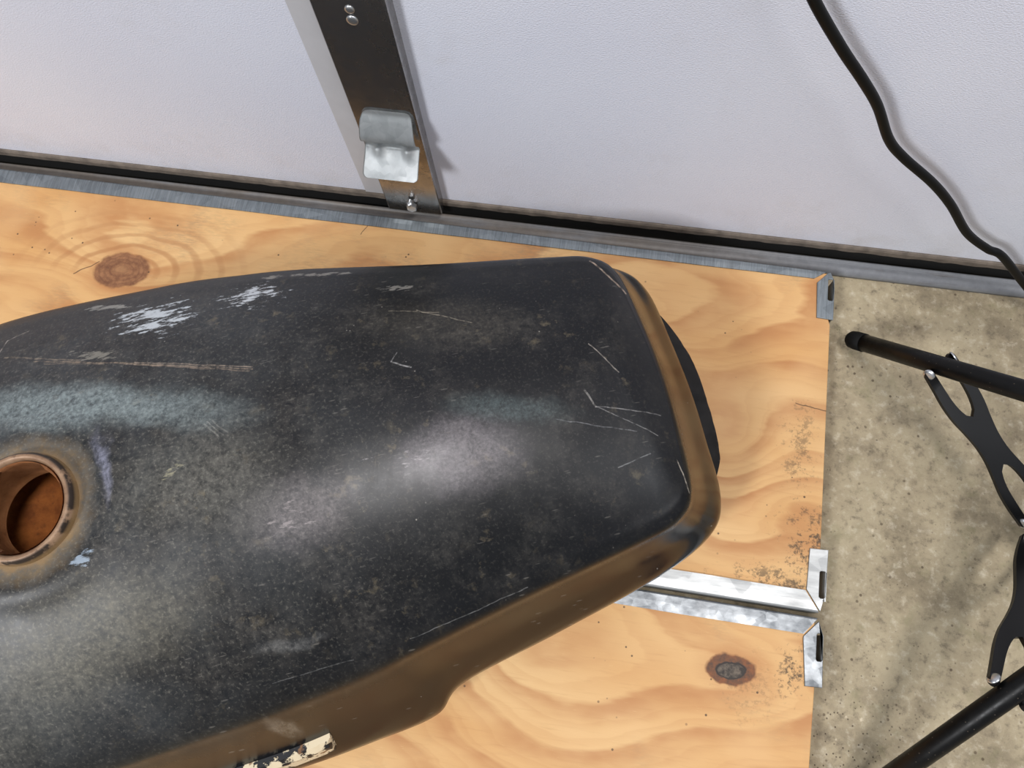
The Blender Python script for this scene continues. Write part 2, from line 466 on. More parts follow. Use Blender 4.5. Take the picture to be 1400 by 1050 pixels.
    M.b.inputs['Specular IOR Level'].default_value = 0.40
    hb = M.math('ADD', M.math('MULTIPLY', M.noise(q, 16, 3, 0.5), 1.0), M.math('MULTIPLY', fine, 0.06))
    M.bump(hb, 0.10, 0.003)
    return M.m


def mat_rust(name, a, b, rough=0.8):
    M = Mat(name)
    n = M.noise(M.P, 70, 5, 0.65)
    n2 = M.noise(M.P, 240, 3, 0.6)
    c = M.mix(M.rng(n, 0.35, 0.65), lin(a), lin(b))
    c = M.mix(M.rng(n2, 0.6, 0.75, 0, 0.4), c, lin((60, 40, 28)))
    M.set(Base_Color=c, Roughness=rough, Metallic=0.15)
    M.bump(n2, 0.25, 0.001)
    return M.m


def mat_rim():
    M = Mat('rusty_bare_rim')
    r = M.vec('LENGTH', M.vec('MULTIPLY', M.P, (1, 1, 0)))
    n = M.noise(M.P, 60, 4, 0.65)
    n2 = M.noise(M.P, 220, 3, 0.6)
    c = M.mix(M.rng(n, 0.35, 0.65), lin((164, 134, 106)), lin((128, 98, 74)))
    c = M.mix(M.rng(n2, 0.60, 0.70, 0, 0.5), c, lin((74, 54, 40)))
    rim = M.mul(M.rng(r, 0.0340, 0.0352), M.rng(n, 0.42, 0.52))
    c = M.mix(M.math('MULTIPLY', rim, 0.9), c, lin((30, 26, 24)))
    c = M.mix(M.mul(M.rng(r, 0.0362, 0.0368), 0.8), c, lin((150, 122, 84)))
    M.set(Base_Color=c, Roughness=0.5, Metallic=0.2)
    M.bump(n2, 0.2, 0.001)
    return M.m


def mat_chipped(name):
    M = Mat(name)
    p = M.P
    n = M.noise(M.vec('MULTIPLY', p, (1, 1, 1)), 95, 4, 0.6)
    c = M.mix(M.rng(n, 0.47, 0.50), lin((16, 16, 20)), lin((216, 200, 168)))
    c = M.mix(M.rng(M.noise(M.vec('ADD', p, (3, 3, 3)), 60, 3, 0.6), 0.62, 0.66), c, lin((120, 84, 52)))
    M.set(Base_Color=c, Roughness=0.5)
    M.bump(M.rng(n, 0.46, 0.51), 0.5, 0.001)
    return M.m


# ------------------------------------------------------------------ geometry helpers
def smooth(me):
    me.polygons.foreach_set('use_smooth', [True] * len(me.polygons))
    me.update()


def link(name, me, mat, parent=None, shade=False, **props):
    me.materials.clear()
    me.materials.append(mat)
    if shade:
        smooth(me)
    o = bpy.data.objects.new(name, me)
    COL.objects.link(o)
    if parent:
        o.parent = parent
    for k, v in props.items():
        o[k] = v
    return o


def empty(name, loc=(0, 0, 0), rz=0.0, **props):
    o = bpy.data.objects.new(name, None)
    o.empty_display_size = 0.05
    o.location = loc
    o.rotation_euler = (0, 0, rz)
    COL.objects.link(o)
    for k, v in props.items():
        o[k] = v
    return o


def to_mesh(bm, name='m'):
    bmesh.ops.recalc_face_normals(bm, faces=bm.faces[:])
    me = bpy.data.meshes.new(name)
    bm.to_mesh(me)
    bm.free()
    return me


def plate(outer, holes, z0, z1, bevel=0.0):
    """extruded plan shape with holes"""
    bm = bmesh.new()
    edges = []
    for loop in [outer] + holes:
        vs_ = [bm.verts.new((x, y, z1)) for x, y in loop]
        for i in range(len(vs_)):
            edges.append(bm.edges.new((vs_[i], vs_[(i + 1) % len(vs_)])))
    bmesh.ops.triangle_fill(bm, use_beauty=True, use_dissolve=False, edges=edges)
    bmesh.ops.dissolve_limit(bm, angle_limit=0.01, verts=bm.verts[:], edges=bm.edges[:])
    r = bmesh.ops.extrude_face_region(bm, geom=bm.faces[:])
    for v in r['geom']:
        if isinstance(v, bmesh.types.BMVert):
            v.co.z = z0
    bmesh.ops.recalc_face_normals(bm, faces=bm.faces[:])
    if bevel:
        es = [e for e in bm.edges if len(e.link_faces) == 2 and e.calc_face_angle(0) > 0.6 and all(abs(v.co.z - z1) < 1e-6 for v in e.verts)]
        bmesh.ops.bevel(bm, geom=es, offset=bevel, segments=2, affect='EDGES', profile=0.5)
    return to_mesh(bm)


def box(x0, x1, y0, y1, z0, z1, bevel=0.0, seg=2):
    bm = bmesh.new()
    bmesh.ops.create_cube(bm, size=1)
    for v in bm.verts:
        v.co = Vector(((x0 + x1) / 2 + v.co.x * (x1 - x0), (y0 + y1) / 2 + v.co.y * (y1 - y0), (z0 + z1) / 2 + v.co.z * (z1 - z0)))
    if bevel:
        bmesh.ops.bevel(bm, geom=bm.edges[:], offset=bevel, segments=seg, affect='EDGES', profile=0.5)
    return to_mesh(bm)


def sweep_profile_x(prof, x0, x1, nx=2, fn=None):
    """extrude a closed yz profile along x"""
    bm = bmesh.new()
    rows = []
    for i in range(nx):
        x = x0 + (x1 - x0) * i / (nx - 1)
        rows.append([bm.verts.new((x, y, z) if fn is None else fn(x, y, z)) for y, z in prof])
    n = len(prof)
    for i in range(nx - 1):
        for j in range(n):
            bm.faces.new((rows[i][j], rows[i][(j + 1) % n], rows[i + 1][(j + 1) % n], rows[i + 1][j]))
    bm.faces.new(rows[0])
    bm.faces.new(rows[-1])
    return to_mesh(bm)


def catmull(P, t):
    """P (n,...) control values, t in [0,n-1] array -> interpolated"""
    P = np.asarray(P, float)
    n = len(P)
    i = np.clip(np.floor(t).astype(int), 0, n - 2)
    f = (t - i).reshape((-1,) + (1,) * (P.ndim - 1))
    p0 = P[np.clip(i - 1, 0, n - 1)]
    p1, p2 = P[i], P[i + 1]
    p3 = P[np.clip(i + 2, 0, n - 1)]
    return 0.5 * (2 * p1 + (p2 - p0) * f + (2 * p0 - 5 * p1 + 4 * p2 - p3) * f ** 2 + (3 * p1 - p0 - 3 * p2 + p3) * f ** 3)


def tube(path, r, sides=20, caps=True, round_end=False):
    path = [Vector(p) for p in path]
    bm = bmesh.new()
    rad = r if hasattr(r, '__len__') else [r] * len(path)
    t0 = (path[1] - path[0]).normalized()
    ref = Vector((0, 0, 1)) if abs(t0.z) < 0.9 else Vector((1, 0, 0))
    nrm = (ref - t0 * ref.dot(t0)).normalized()
    rows = []
    for i, p in enumerate(path):
        t = (path[min(i + 1, len(path) - 1)] - path[max(i - 1, 0)]).normalized()
        nrm = (nrm - t * nrm.dot(t)).normalized()
        bn = t.cross(nrm)
        rows.append([bm.verts.new(p + (nrm * math.cos(a) + bn * math.sin(a)) * rad[i]) for a in [2 * math.pi * k / sides for k in range(sides)]])
    for i in range(len(rows) - 1):
        for k in range(sides):
            bm.faces.new((rows[i][k], rows[i][(k + 1) % sides], rows[i + 1][(k + 1) % sides], rows[i + 1][k]))
    if caps:
        bm.faces.new(rows[0])
        bm.faces.new(rows[-1])
    return to_mesh(bm)


def lathe(prof, sides=48, close=False):
    bm = bmesh.new()
    rows = []
    for r, z in prof:
        rows.append([bm.verts.new((r * math.cos(2 * math.pi * k / sides), r * math.sin(2 * math.pi * k / sides), z)) for k in range(sides)])
    n = len(rows)
    for i in range(n if close else n - 1):
        a, b = rows[i], rows[(i + 1) % n]
        for k in range(sides):
            bm.faces.new((a[k], a[(k + 1) % sides], b[(k + 1) % sides], b[k]))
    return to_mesh(bm)


def rivet_mesh(r, h):
    return lathe([(r, 0), (r, h * 0.45), (r * 0.86, h * 0.8), (r * 0.5, h), (0.0001, h * 1.05)], 20)


def orient(o, loc, axis):
    o.location = loc
    o.rotation_euler = Vector(axis).to_track_quat('Z', 'Y').to_euler()


# ------------------------------------------------------------------ floor
m_concrete = mat_concrete()
fl = link('floor', box(-2.2, 2.2, -2.2, 0.62, -0.08, 0.0), m_concrete, kind='structure',
          label='rough beige concrete garage floor with dark grit', category='floor')

# ------------------------------------------------------------------ garage door
m_skin = mat_skin()
m_stile = mat_galv('bright_galvanised_stile', (150, 148, 146), (182, 180, 178), (1, 1, 0.12), rough=0.24, metal=0.95, spangle=70, grime=0.1)
m_side_strip = mat_plain('pale_grey_strip', (196, 196, 199), 0.5, 0.0, 40, 0.04)
m_handle = mat_galv('bright_zinc_plate', (188, 194, 196), (222, 226, 227), rough=0.5, metal=0.4, spangle=90, grime=0.12)
m_hem = mat_plain('dirty_taupe_hem', (112, 102, 92), 0.8, 0.0, 70, 0.35, 0.3)
m_black = mat_plain('plain_black', (9, 9, 9), 0.75, 0.0, 90, 0.3)
m_seal = mat_seal()
m_zinc = mat_plain('zinc_screw', (205, 208, 210), 0.28, 0.9, 90, 0.1)

door = empty('door_1', (0, 0.40, 0), kind='structure',
             label='white sectional garage door with a metal stile and grey bottom seal', category='garage door')
YD = 0.40


def dl(me):
    """shift a mesh drawn in layout coordinates to the door's own origin"""
    me.transform(Matrix.Translation((0, -YD, 0)))
    return me


link('door_panel', dl(box(-2.0, 2.0, 0.400, 0.438, 0.0305, 0.62, 0.0015)), m_skin, door)
link('door_panel', dl(box(-2.0, 2.0, 0.400, 0.438, 0.624, 1.25, 0.0015)), m_skin, door)


def hem_fn(x, y, z):
    return (x, y, z + 0.0016 * (mnoise.noise(Vector((x * 90, z * 60, 3))) if z < 0.026 else 0.0))


link('panel_hem', dl(sweep_profile_x([(0.404, 0.0315), (0.3985, 0.0308), (0.3975, 0.0285), (0.3978, 0.0222), (0.404, 0.0215)], -2, 2, 700, hem_fn)), m_hem, door, label='dirty taupe bottom hem of the panel')
link('under_panel_strip', dl(box(-2, 2, 0.400, 0.425, 0.0, 0.0225)), m_black, door, label='black strip under the panel')  # solid black strip below the hem
seal_prof = [(0.3962, 0.0), (0.3962, 0.0080), (0.3956, 0.0090), (0.3945, 0.0093), (0.3930, 0.0089), (0.3924, 0.0078), (0.3916, 0.0076), (0.3885, 0.0082), (0.3850, 0.0076), (0.3826, 0.0056), (0.3814, 0.0028), (0.3812, 0.0)]
link('bottom_seal', dl(sweep_profile_x(seal_prof, -2, 2, 2)), m_seal, door, True, label='grey bottom seal resting on the floor')

# stile: a shallow channel on the skin, front face, two returns, flat pale grey strip on its left
sx0, sx1, sf, sz0, sz1 = -0.2265, -0.1700, 0.3875, 0.0215, 1.24
chan = [(sx0, 0.4), (sx0, sf + 0.0012), (sx0 + 0.0012, sf), (sx1 - 0.0022, sf), (sx1 - 0.0006, sf + 0.0007), (sx1, sf + 0.0022), (sx1, 0.4)]


def prism_z(poly, z0, z1):
    bm = bmesh.new()
    a = [bm.verts.new((x, y, z0)) for x, y in poly]
    b = [bm.verts.new((x, y, z1)) for x, y in poly]
    n = len(poly)
    for i in range(n):
        bm.faces.new((a[i], a[(i + 1) % n], b[(i + 1) % n], b[i]))
    bm.faces.new(a)
    bm.faces.new(b)
    return to_mesh(bm)


stile = link('stile', dl(prism_z(chan, sz0, sz1)), m_stile, door, label='shiny galvanised vertical stile')
link('stile_side_strip', dl(box(-0.2515, sx0 - 0.0002, 0.3988, 0.4002, 0.030, 1.24, 0.0004)), m_side_strip, stile, label='pale grey flat strip beside the stile')
for (x, z, r) in [(-0.1980, 0.2942, 0.0036), (-0.1985, 0.2841, 0.0044)]:
    o = link('rivet', rivet_mesh(r, 0.0012), m_zinc, stile, True)
    orient(o, (x, sf - YD, z), (0, -1, 0))
for (x, z) in [(-0.1985, 0.036)]:
    bm = bmesh.new()
    bmesh.ops.create_cone(bm, cap_ends=True, segments=6, radius1=0.0058, radius2=0.0056, depth=0.005)
    bmesh.ops.bevel(bm, geom=[e for e in bm.edges], offset=0.0006, segments=1, affect='EDGES')
    o = link('hex_bolt', to_mesh(bm), m_zinc, stile)
    orient(o, (x, sf - YD - 0.0035, z), (0, -1, 0.15))
    o2 = link('hex_bolt', rivet_mesh(0.0034, 0.007), m_zinc, stile, True)
    orient(o2, (x, sf - YD - 0.002, z + 0.0085), (0, -1, 0.1))


# step plate / lift handle on the stile
def lift_handle():
    prof = []      # (y out from the stile, z, half width, centre shift)
    prof += [(0.0008, 0.1855, 0.0150, 0.0040), (0.0010, 0.1840, 0.0190, 0.0030), (0.0014, 0.1800, 0.0215, 0.0020), (0.0046, 0.1740, 0.0232, 0.0010),
             (0.0082, 0.1660, 0.0240, 0.0004), (0.0106, 0.1585, 0.0246, 0), (0.0100, 0.1530, 0.0248, 0), (0.0066, 0.1485, 0.0250, 0),
             (0.0046, 0.1450, 0.0250, 0), (0.0048, 0.1415, 0.0250, 0), (0.0072, 0.1400, 0.0250, 0), (0.0100, 0.1378, 0.0250, 0),
             (0.0150, 0.1338, 0.0252, -0.0002), (0.0210, 0.1296, 0.0254, -0.0004), (0.0255, 0.1264, 0.0254, -0.0004), (0.0275, 0.1250, 0.0238, -0.0004), (0.0284, 0.1244, 0.0215, -0.0004)]
    K = np.array(prof)
    t = np.linspace(0, len(K) - 1, 90)
    Q = catmull(K, t)
    nx = 44
    bm = bmesh.new()
    rows = []
    for (dy, z, hw, cs) in Q:
        row = []
        for i in range(nx + 1):
            s = -1 + 2 * i / nx
            # two pressed gussets across the bend
            w = sum(math.exp(-((s - c) / 0.17) ** 2) for c in (-0.52, 0.56))
            at = math.exp(-((z - 0.1435) / 0.0065) ** 2)
            row.append(bm.verts.new((-0.1973 + cs + s * hw, sf - 0.0004 - dy - 0.0042 * w * at, z + 0.0015 * w * at - 0.0012 * (1 - w) * at)))
        rows.append(row)
    for a, b in zip(rows[:-1], rows[1:]):
        for i in range(nx):
            bm.faces.new((a[i], a[i + 1], b[i + 1], b[i]))
    bmesh.ops.solidify(bm, geom=bm.faces[:], thickness=0.0016)
    return to_mesh(bm)


lh = link('lift_handle', dl(lift_handle()), m_handle, door, True, label='bright zinc lift handle bent out from the stile')

# ------------------------------------------------------------------ power cord
m_cord = mat_plain('black_cord', (6, 6, 6), 0.5, 0.0, 120, 0.1, spec=0.22)
cord_pts = [(0.085, 0.392, 1.245), (0.088, 0.389, 1.10), (0.070, 0.3875, 0.92), (0.078, 0.387, 0.75), (0.055, 0.3865, 0.62), (0.038, 0.386, 0.52), (0.055, 0.386, 0.43), (0.088, 0.386, 0.37), (0.1054, 0.385, 0.3388), (0.134, 0.385, 0.3026), (0.1582, 0.385, 0.2747), (0.1771, 0.385, 0.2508),
            (0.1986, 0.385, 0.2163), (0.2175, 0.385, 0.1964), (0.2521, 0.385, 0.1677), (0.2792, 0.385, 0.1401), (0.3114, 0.385, 0.1008),
            (0.3402, 0.385, 0.0781), (0.358, 0.385, 0.0684), (0.395, 0.383, 0.0361), (0.425, 0.374, 0.0130), (0.46, 0.355, 0.0042), (0.52, 0.335, 0.0040), (0.62, 0.33, 0.0040), (0.74, 0.36, 0.0040)]
cord_pts = [((x * 0.982, 0.378, 0.72 + (z - 0.72) * 0.982) if abs(y - 0.385) < 1e-6 else (x, y - 0.006, z)) for x, y, z in cord_pts]
cp = catmull(np.array(cord_pts), np.linspace(0, len(cord_pts) - 1, 260))
link('power_cord', tube([tuple(v) for v in cp], 0.0037, 14), m_cord, None, True, label='thin black power cord hanging in waves in front of the white door', category='cord')

# ------------------------------------------------------------------ plywood crate panels
PT = 0.020   # top of the boards


def rrect(x0, x1, y0, y1, r, n=5):
    pts = []
    for cx, cy, a0 in ((x1 - r, y1 - r, 0), (x0 + r, y1 - r, 90), (x0 + r, y0 + r, 180), (x1 - r, y0 + r, 270)):
        for k in range(n + 1):
            a = math.radians(a0 + 90 * k / n)
            pts.append((cx + r * math.cos(a), cy + r * math.sin(a)))
    return pts


mw1 = mat_wood('pine_plywood_far', [(-0.4893 + 0.35, 0.2815 - 0.21, 0.0305, 0.0195, 1, 0.12), (0.130 + 0.35, 0.185 - 0.21, 0.018, 0.03, 0, 0.3), (-0.62 + 0.35, 0.30 - 0.21, 0.05, 0.012, 0, 0.1), (0.02 + 0.35, 0.31 - 0.21, 0.05, 0.02, 0, 0)],
              [(0.215 + 0.35, 0.105 - 0.21, 0.05, 0.065, 0.85), (0.19 + 0.35, 0.07 - 0.21, 0.10, 0.028, 0.7), (0.20 + 0.35, 0.19 - 0.21, 0.03, 0.09, 0.5)], 3.1, [((-.188, .062), (-.166, .079), .0007), ((.545, .025), (.574, .022), .0007), ((.10, .145), (.106, .158), .0005)])
mw2 = mat_wood('pine_plywood_near', [(0.1530 + 0.35, -0.0078 + 0.13, 0.0215, 0.0125, 2, 0.05), (-0.02 + 0.35, -0.05 + 0.13, 0.05, 0.03, 0, 0.5), (0.06 + 0.35, -0.11 + 0.13, 0.06, 0.03, 0, 0.2)],
              [(0.205 + 0.35, 0.0 + 0.13, 0.03, 0.04, 0.85), (0.17 + 0.35, -0.02 + 0.13, 0.05, 0.05, 0.25)], 7.7)
m_galv1 = mat_galv('dull_galvanised_profile', (106, 113, 118), (148, 156, 160), (30, 1.2, 1), rough=0.46, metal=0.7, spangle=40, grime=0.2)
m_galv_lit = mat_galv('galvanised_profile_painted_glint', (146, 148, 147), (178, 180, 179), (1, 6, 1), rough=0.4, metal=0.6, spangle=30, grime=0.16)  # lighter base colour stands in for light caught by the tilted strip
m_galv3 = mat_galv('spangled_galvanised_profile', (100, 104, 107), (156, 160, 162), (2, 3, 1), rough=0.42, metal=0.7, spangle=75, grime=0.15)


def strip_x(xa, xb, y_in, y_out, miter, z=PT, curl=0.0, y_out_a=None, zlow=0.0008):
    """long edge profile: flat top lapped on the board, rolled outer edge and a face down to the floor.
    the inner edge is shorter than the outer one by the mitre at xb"""
    s = 1 if y_out > y_in else -1
    wb_ = abs(y_out - y_in)
    wa_ = wb_ if y_out_a is None else abs(y_out_a - y_in)
    w = 0.02
    prof = [(0.0, z + 0.0002), (0.0, z + 0.0014), (w * 0.5, z + 0.0016 + curl), (w - 0.0022, z + 0.0014), (w - 0.0007, z + 0.0008), (w, z - 0.0010), (w, zlow), (w - 0.0012, zlow), (w - 0.0012, z - 0.0008), (w - 0.0026, z + 0.0002)]
    bm = bmesh.new()
    rows = []
    nseg = 60
    for i in range(nseg + 1):
        f = i / nseg
        row = []
        for d, zz in prof:
            xe = xb - miter * max(0.0, (1 - d / w))
            x = xa + (xe - xa) * f
            wav = 0.0004 * mnoise.noise(Vector((x * 14, s * 3.0, 0)))
            row.append(bm.verts.new((x, y_in + s * d * (wa_ + (wb_ - wa_) * f) / w + wav * (d < w * 0.3), zz)))
        rows.append(row)
    n = len(prof)
    for i in range(nseg):
        for j in range(n):
            bm.faces.new((rows[i][j], rows[i][(j + 1) % n], rows[i + 1][(j + 1) % n], rows[i + 1][j]))
    bm.faces.new(rows[0])
    bm.faces.new(rows[-1])
    return to_mesh(bm)


def corner_clip(poly, slot, z=PT):
    me = plate(poly, [slot], z + 0.0003, z + 0.0016, 0.0004)
    return me


def shift(me, ox, oy):
    me.transform(Matrix.Translation((-ox, -oy, 0)))
    return me


# far panel
OX, OY = -0.35, 0.21
p1 = empty('crate_panel', (OX, OY, 0), label='plywood crate panel under the tank, lying against the garage door', category='plywood panel', group='plywood crate panels')
b1 = [(-0.95, 0.052), (0.2215, 0.052), (0.2215, 0.060), (0.2180, 0.060), (0.2180, 0.087), (0.2215, 0.087), (0.2230, 0.106), (0.2236, 0.20), (0.2238, 0.318), (0.2205, 0.330), (0.2205, 0.342), (0.2160, 0.342), (0.2160, 0.3675), (0.2205, 0.368), (0.2205, 0.3725), (-0.95, 0.3725)]
link('plywood_board', shift(plate(b1, [], 0.002, PT, 0.0006), OX, OY), mw1, p1)
link('edge_profile', shift(strip_x(-0.95, 0.2195, 0.3652, 0.3742, 0.0125, y_out_a=0.3845, zlow=0.0125), OX, OY), m_galv1, p1, label='dull galvanised edge profile along the door')
link('edge_profile', shift(strip_x(-0.95, 0.2236, 0.0672, 0.0498, 0.0125), OX, OY), m_galv_lit, p1, label='galvanised edge profile with its glint painted lighter')
c1 = [(0.2107, 0.3238), (0.2262, 0.3232), (0.2265, 0.357), (0.2252, 0.3672), (0.2222, 0.3735), (0.2198, 0.3725), (0.2098, 0.3608)]
link('corner_clip', shift(corner_clip(c1, rrect(0.2203, 0.2255, 0.3432, 0.3660, 0.0016)), OX, OY), m_galv1, p1)
c2 = [(0.2134, 0.1035), (0.2294, 0.1043), (0.2288, 0.0860), (0.2283, 0.0640), (0.2258, 0.0600), (0.2240, 0.0512), (0.2120, 0.0682)]
link('corner_clip', shift(corner_clip(c2, rrect(0.2226, 0.2281, 0.0622, 0.0852, 0.0018)), OX, OY), m_galv_lit, p1)
for cc, m in ((0.2265, m_galv1), (0.2288, m_galv_lit)):
    ya, yb = (0.3250, 0.366) if m is m_galv1 else (0.060, 0.1040)
    link('clip_side', shift(box(cc - 0.0012, cc, ya, yb, 0.0008, PT + 0.0004), OX, OY), m, p1)

# near panel
NX, NY = -0.35, -0.13
p2 = empty('crate_panel', (NX, NY, 0), label='plywood crate panel nearest the bottom of the photo, with a dark knot', category='plywood panel', group='plywood crate panels')
b2 = [(-0.95, -0.30), (0.2190, -0.30), (0.2205, -0.0726), (0.2222, -0.013), (0.2222, 0.009), (0.2180, 0.009), (0.2180, 0.0335), (0.2205, 0.0335), (0.2205, 0.0415), (-0.95, 0.0440)]
link('plywood_board', shift(plate(b2, [], 0.002, PT, 0.0006), NX, NY), mw2, p2)
st2 = strip_x(-0.95, 0.2228, 0.0308, 0.0456, 0.0115, y_out_a=0.0490)
st2.transform(Matrix.Translation((0, 0, 0)))
link('edge_profile', shift(st2, NX, NY), m_galv3, p2, label='grey spangled galvanised edge profile')
c3 = [(0.2139, -0.0109), (0.2282, -0.0100), (0.2279, 0.0135), (0.2276, 0.0315), (0.2236, 0.0428), (0.2222, 0.0415), (0.2112, 0.0290), (0.2110, 0.0268)]
link('corner_clip', shift(corner_clip(c3, rrect(0.2222, 0.2271, 0.0105, 0.0330, 0.0018)), NX, NY), m_galv3, p2)
link('clip_side', shift(box(0.2268, 0.2280, -0.0102, 0.0320, 0.0008, PT + 0.0004), NX, NY), m_galv3, p2)

# ------------------------------------------------------------------ motorcycle fuel tank
TX, TY, TA = -0.345, 0.024, math.radians(24.0)
tank = empty('fuel_tank', (TX, TY, 0), TA, label='scuffed black motorcycle fuel tank with an open rusty filler neck', category='fuel tank')

LOOP_C = [(-.26, 0), (-.25, .07), (-.20, .125), (-.08, .166), (.065, .165), (.14, .159), (.18, .154), (.205, .150), (.29, .134), (.38, .119), (.414, .111), (.431, .092), (.437, .045), (.439, 0)]
LOOP_O = [(-.285, 0), (-.275, .09), (-.22, .155), (-.08, .205), (.07, .209), (.15, .205), (.198, .199), (.227, .181), (.31, .164), (.40, .144), (.450, .124), (.469, .098), (.474, .048), (.476, 0)]
ZC = [.150, .152, .160, .165, .165, .164, .163, .162, .158, .152, .149, .148, .150, .151]
ZO = [.085, .085, .080, .075, .070, .062, .060, .075, .080, .080, .078, .076, .076, .076]


def ridge(u):
    return np.interp(u, [-.26, -.2, -.1, -.03, .05, .12, .2, .28, .35, .40, .446], [.165, .205, .232, .238, .238, .234, .223, .208, .192, .178, .160])


def tank_body():
    n = len(LOOP_C)

    def full(half, zs):
        h = [(u, v, z) for (u, v), z in zip(half, zs)]
        o = h + [(u, -v, z) for (u, v, z) in h[-2:0:-1]]
        return np.array(o)
    C, O = full(LOOP_C, ZC), full(LOOP_O, ZO)
    for L, amt in ((C, 0.012), (O, 0.019)):
        w = np.clip((0.40 - L[:, 0]) / 0.42, 0, 1)
        L[:, 1] += np.where(L[:, 1] > 0.02, amt * w * w * (3 - 2 * w), 0)
    nn = len(C)
    Ml = 480

    def resample(L):
        P = np.concatenate([L[-2:], L, L[:3]])
        t = 2 + np.linspace(0, nn, Ml, endpoint=False)
        return catmull(P, t)
    C, O = resample(C), resample(O)
    cent = lambda L, k, dz: np.stack([L[:, 0] - np.sign(L[:, 0] - 0.1) * 0, L[:, 1], L[:, 2]], 1)

    def inset(L, d, z):
        T = np.roll(L, -1, 0) - np.roll(L, 1, 0)
        N = np.stack([T[:, 1], -T[:, 0]], 1)
        N /= np.linalg.norm(N, axis=1)[:, None] + 1e-9
        ctr = np.array([0.1, 0])
        sgn = np.sign(((ctr - L[:, :2]) * N).sum(1))[:, None]
        q = L.copy()
        q[:, :2] += N * sgn * d
        q[:, 2] = z
        return q
    rings = []
    rings.append(inset(O, 0.030, 0.0226))
    rings.append(inset(O, 0.022, 0.0232))
    b = inset(O, 0.010, 0.040); rings.append(b)
    rings.append(inset(O, 0.0020, O[:, 2] - 0.016))
    rings.append(O)
    lerp = lambda a, bb, f: a + (bb - a) * f
    m = lerp(O, C, 0.42); m = inset(m, 0.0025, m[:, 2]); rings.append(m)
    m = lerp(O, C, 0.78); m = inset(m, 0.0015, m[:, 2]); rings.append(m)
    rings.append(lerp(O, C, 0.95))
    # over the crease and across the crown
    med_u = np.clip(C[:, 0], -0.17, 0.40)
    med = np.stack([med_u, 0 * med_u, 0 * med_u], 1)
    zr = ridge(med_u)
    for r in (0.05, 0.12, 0.24, 0.40, 0.58, 0.76, 0.90, 1.0):
        q = C + (med - C) * r
        xx = 1 - r
        f = 1 - xx ** 1.9
        zz = C[:, 2] + (ridge(np.clip(q[:, 0], -0.26, 0.446)) * 0.5 + zr * 0.5 - C[:, 2]) * f
        q[:, 2] = zz
        rings.append(q)
    rings = np.array(rings)
    K = len(rings)
    t = np.unique(np.concatenate([np.linspace(0, 4, 17), np.linspace(4, 9, 51), np.linspace(9, K - 1, 64)]))
    G = catmull(rings, t)          # (Kf, Ml, 3)
    # filler dish
    r = np.hypot(G[..., 0] + 0.007, G[..., 1])
    up = (G[..., 2] > 0.15)
    f = np.clip((0.066 - r) / 0.016, 0, 1)
    f = f * f * (3 - 2 * f) * up
    G[..., 2] = G[..., 2] * (1 - f) + 0.2335 * f
    lipf = np.exp(-((r - 0.0625) / 0.006) ** 2) * up
    G[..., 2] += 0.0012 * lipf
    Kf = len(t)
    verts = G.reshape(-1, 3)
    ids = np.arange(Kf * Ml).reshape(Kf, Ml)
    a = ids[:-1, :]; bq = np.roll(ids, -1, 1)[:-1, :]; c = np.roll(ids, -1, 1)[1:, :]; d = ids[1:, :]
    faces = np.stack([a, bq, c, d], -1).reshape(-1, 4)
    fc = verts[faces].mean(1)
    hole = (np.hypot(fc[:, 0] + 0.007, fc[:, 1]) < 0.0325) & (fc[:, 2] > 0.15)
    faces = faces[~hole]
    bm = bmesh.new()
    used = np.zeros(len(verts), bool); used[faces.ravel()] = True
    bv = {}
    for i in np.nonzero(used)[0]:
        bv[i] = bm.verts.new(verts[i])
    for fa in faces:
        try:
            bm.faces.new([bv[i] for i in fa])
        except ValueError:
            pass
    bm.faces.new([bv[i] for i in ids[0][::-1]])
    bmesh.ops.remove_doubles(bm, verts=bm.verts[:], dist=0.00005)
    return to_mesh(bm)


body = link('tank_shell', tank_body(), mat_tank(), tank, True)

m_rim = mat_rim()
m_neck = mat_rust('orange_rust', (176, 120, 76), (146, 94, 54), 0.85)
m_inner = mat_rust('deep_rust', (176, 104, 46), (128, 70, 28), 0.9)
FZ = 0.236
neck = link('filler_neck', lathe([(0.0374, FZ - 0.006), (0.0367, FZ + 0.001), (0.0356, FZ + 0.0048), (0.0342, FZ + 0.0062), (0.0325, FZ + 0.0060), (0.0311, FZ + 0.0042), (0.0303, FZ + 0.001), (0.0300, FZ - 0.003)], 96), m_rim, tank, True, label='worn rusty filler rim')


def neck_tube():
    sides = 96
    bm = bmesh.new()
    rows = []
    for z in (0.004, -0.002, -0.010, -0.020, -0.030):
        row = []
        for k in range(sides):
            a = 2 * math.pi * k / sides
            row.append(bm.verts.new((0.0300 * math.cos(a), 0.0300 * math.sin(a), FZ + z)))
        rows.append(row)
    for i in range(4):
        for k in range(sides):
            bm.faces.new((rows[i][k], rows[i][(k + 1) % sides], rows[i + 1][(k + 1) % sides], rows[i + 1][k]))
    bmesh.ops.solidify(bm, geom=bm.faces[:], thickness=0.0012)
    return to_mesh(bm)


link('neck_tube', neck_tube(), m_neck, neck, True, label='orange rusty inside of the neck')
neck.location.x = -0.007


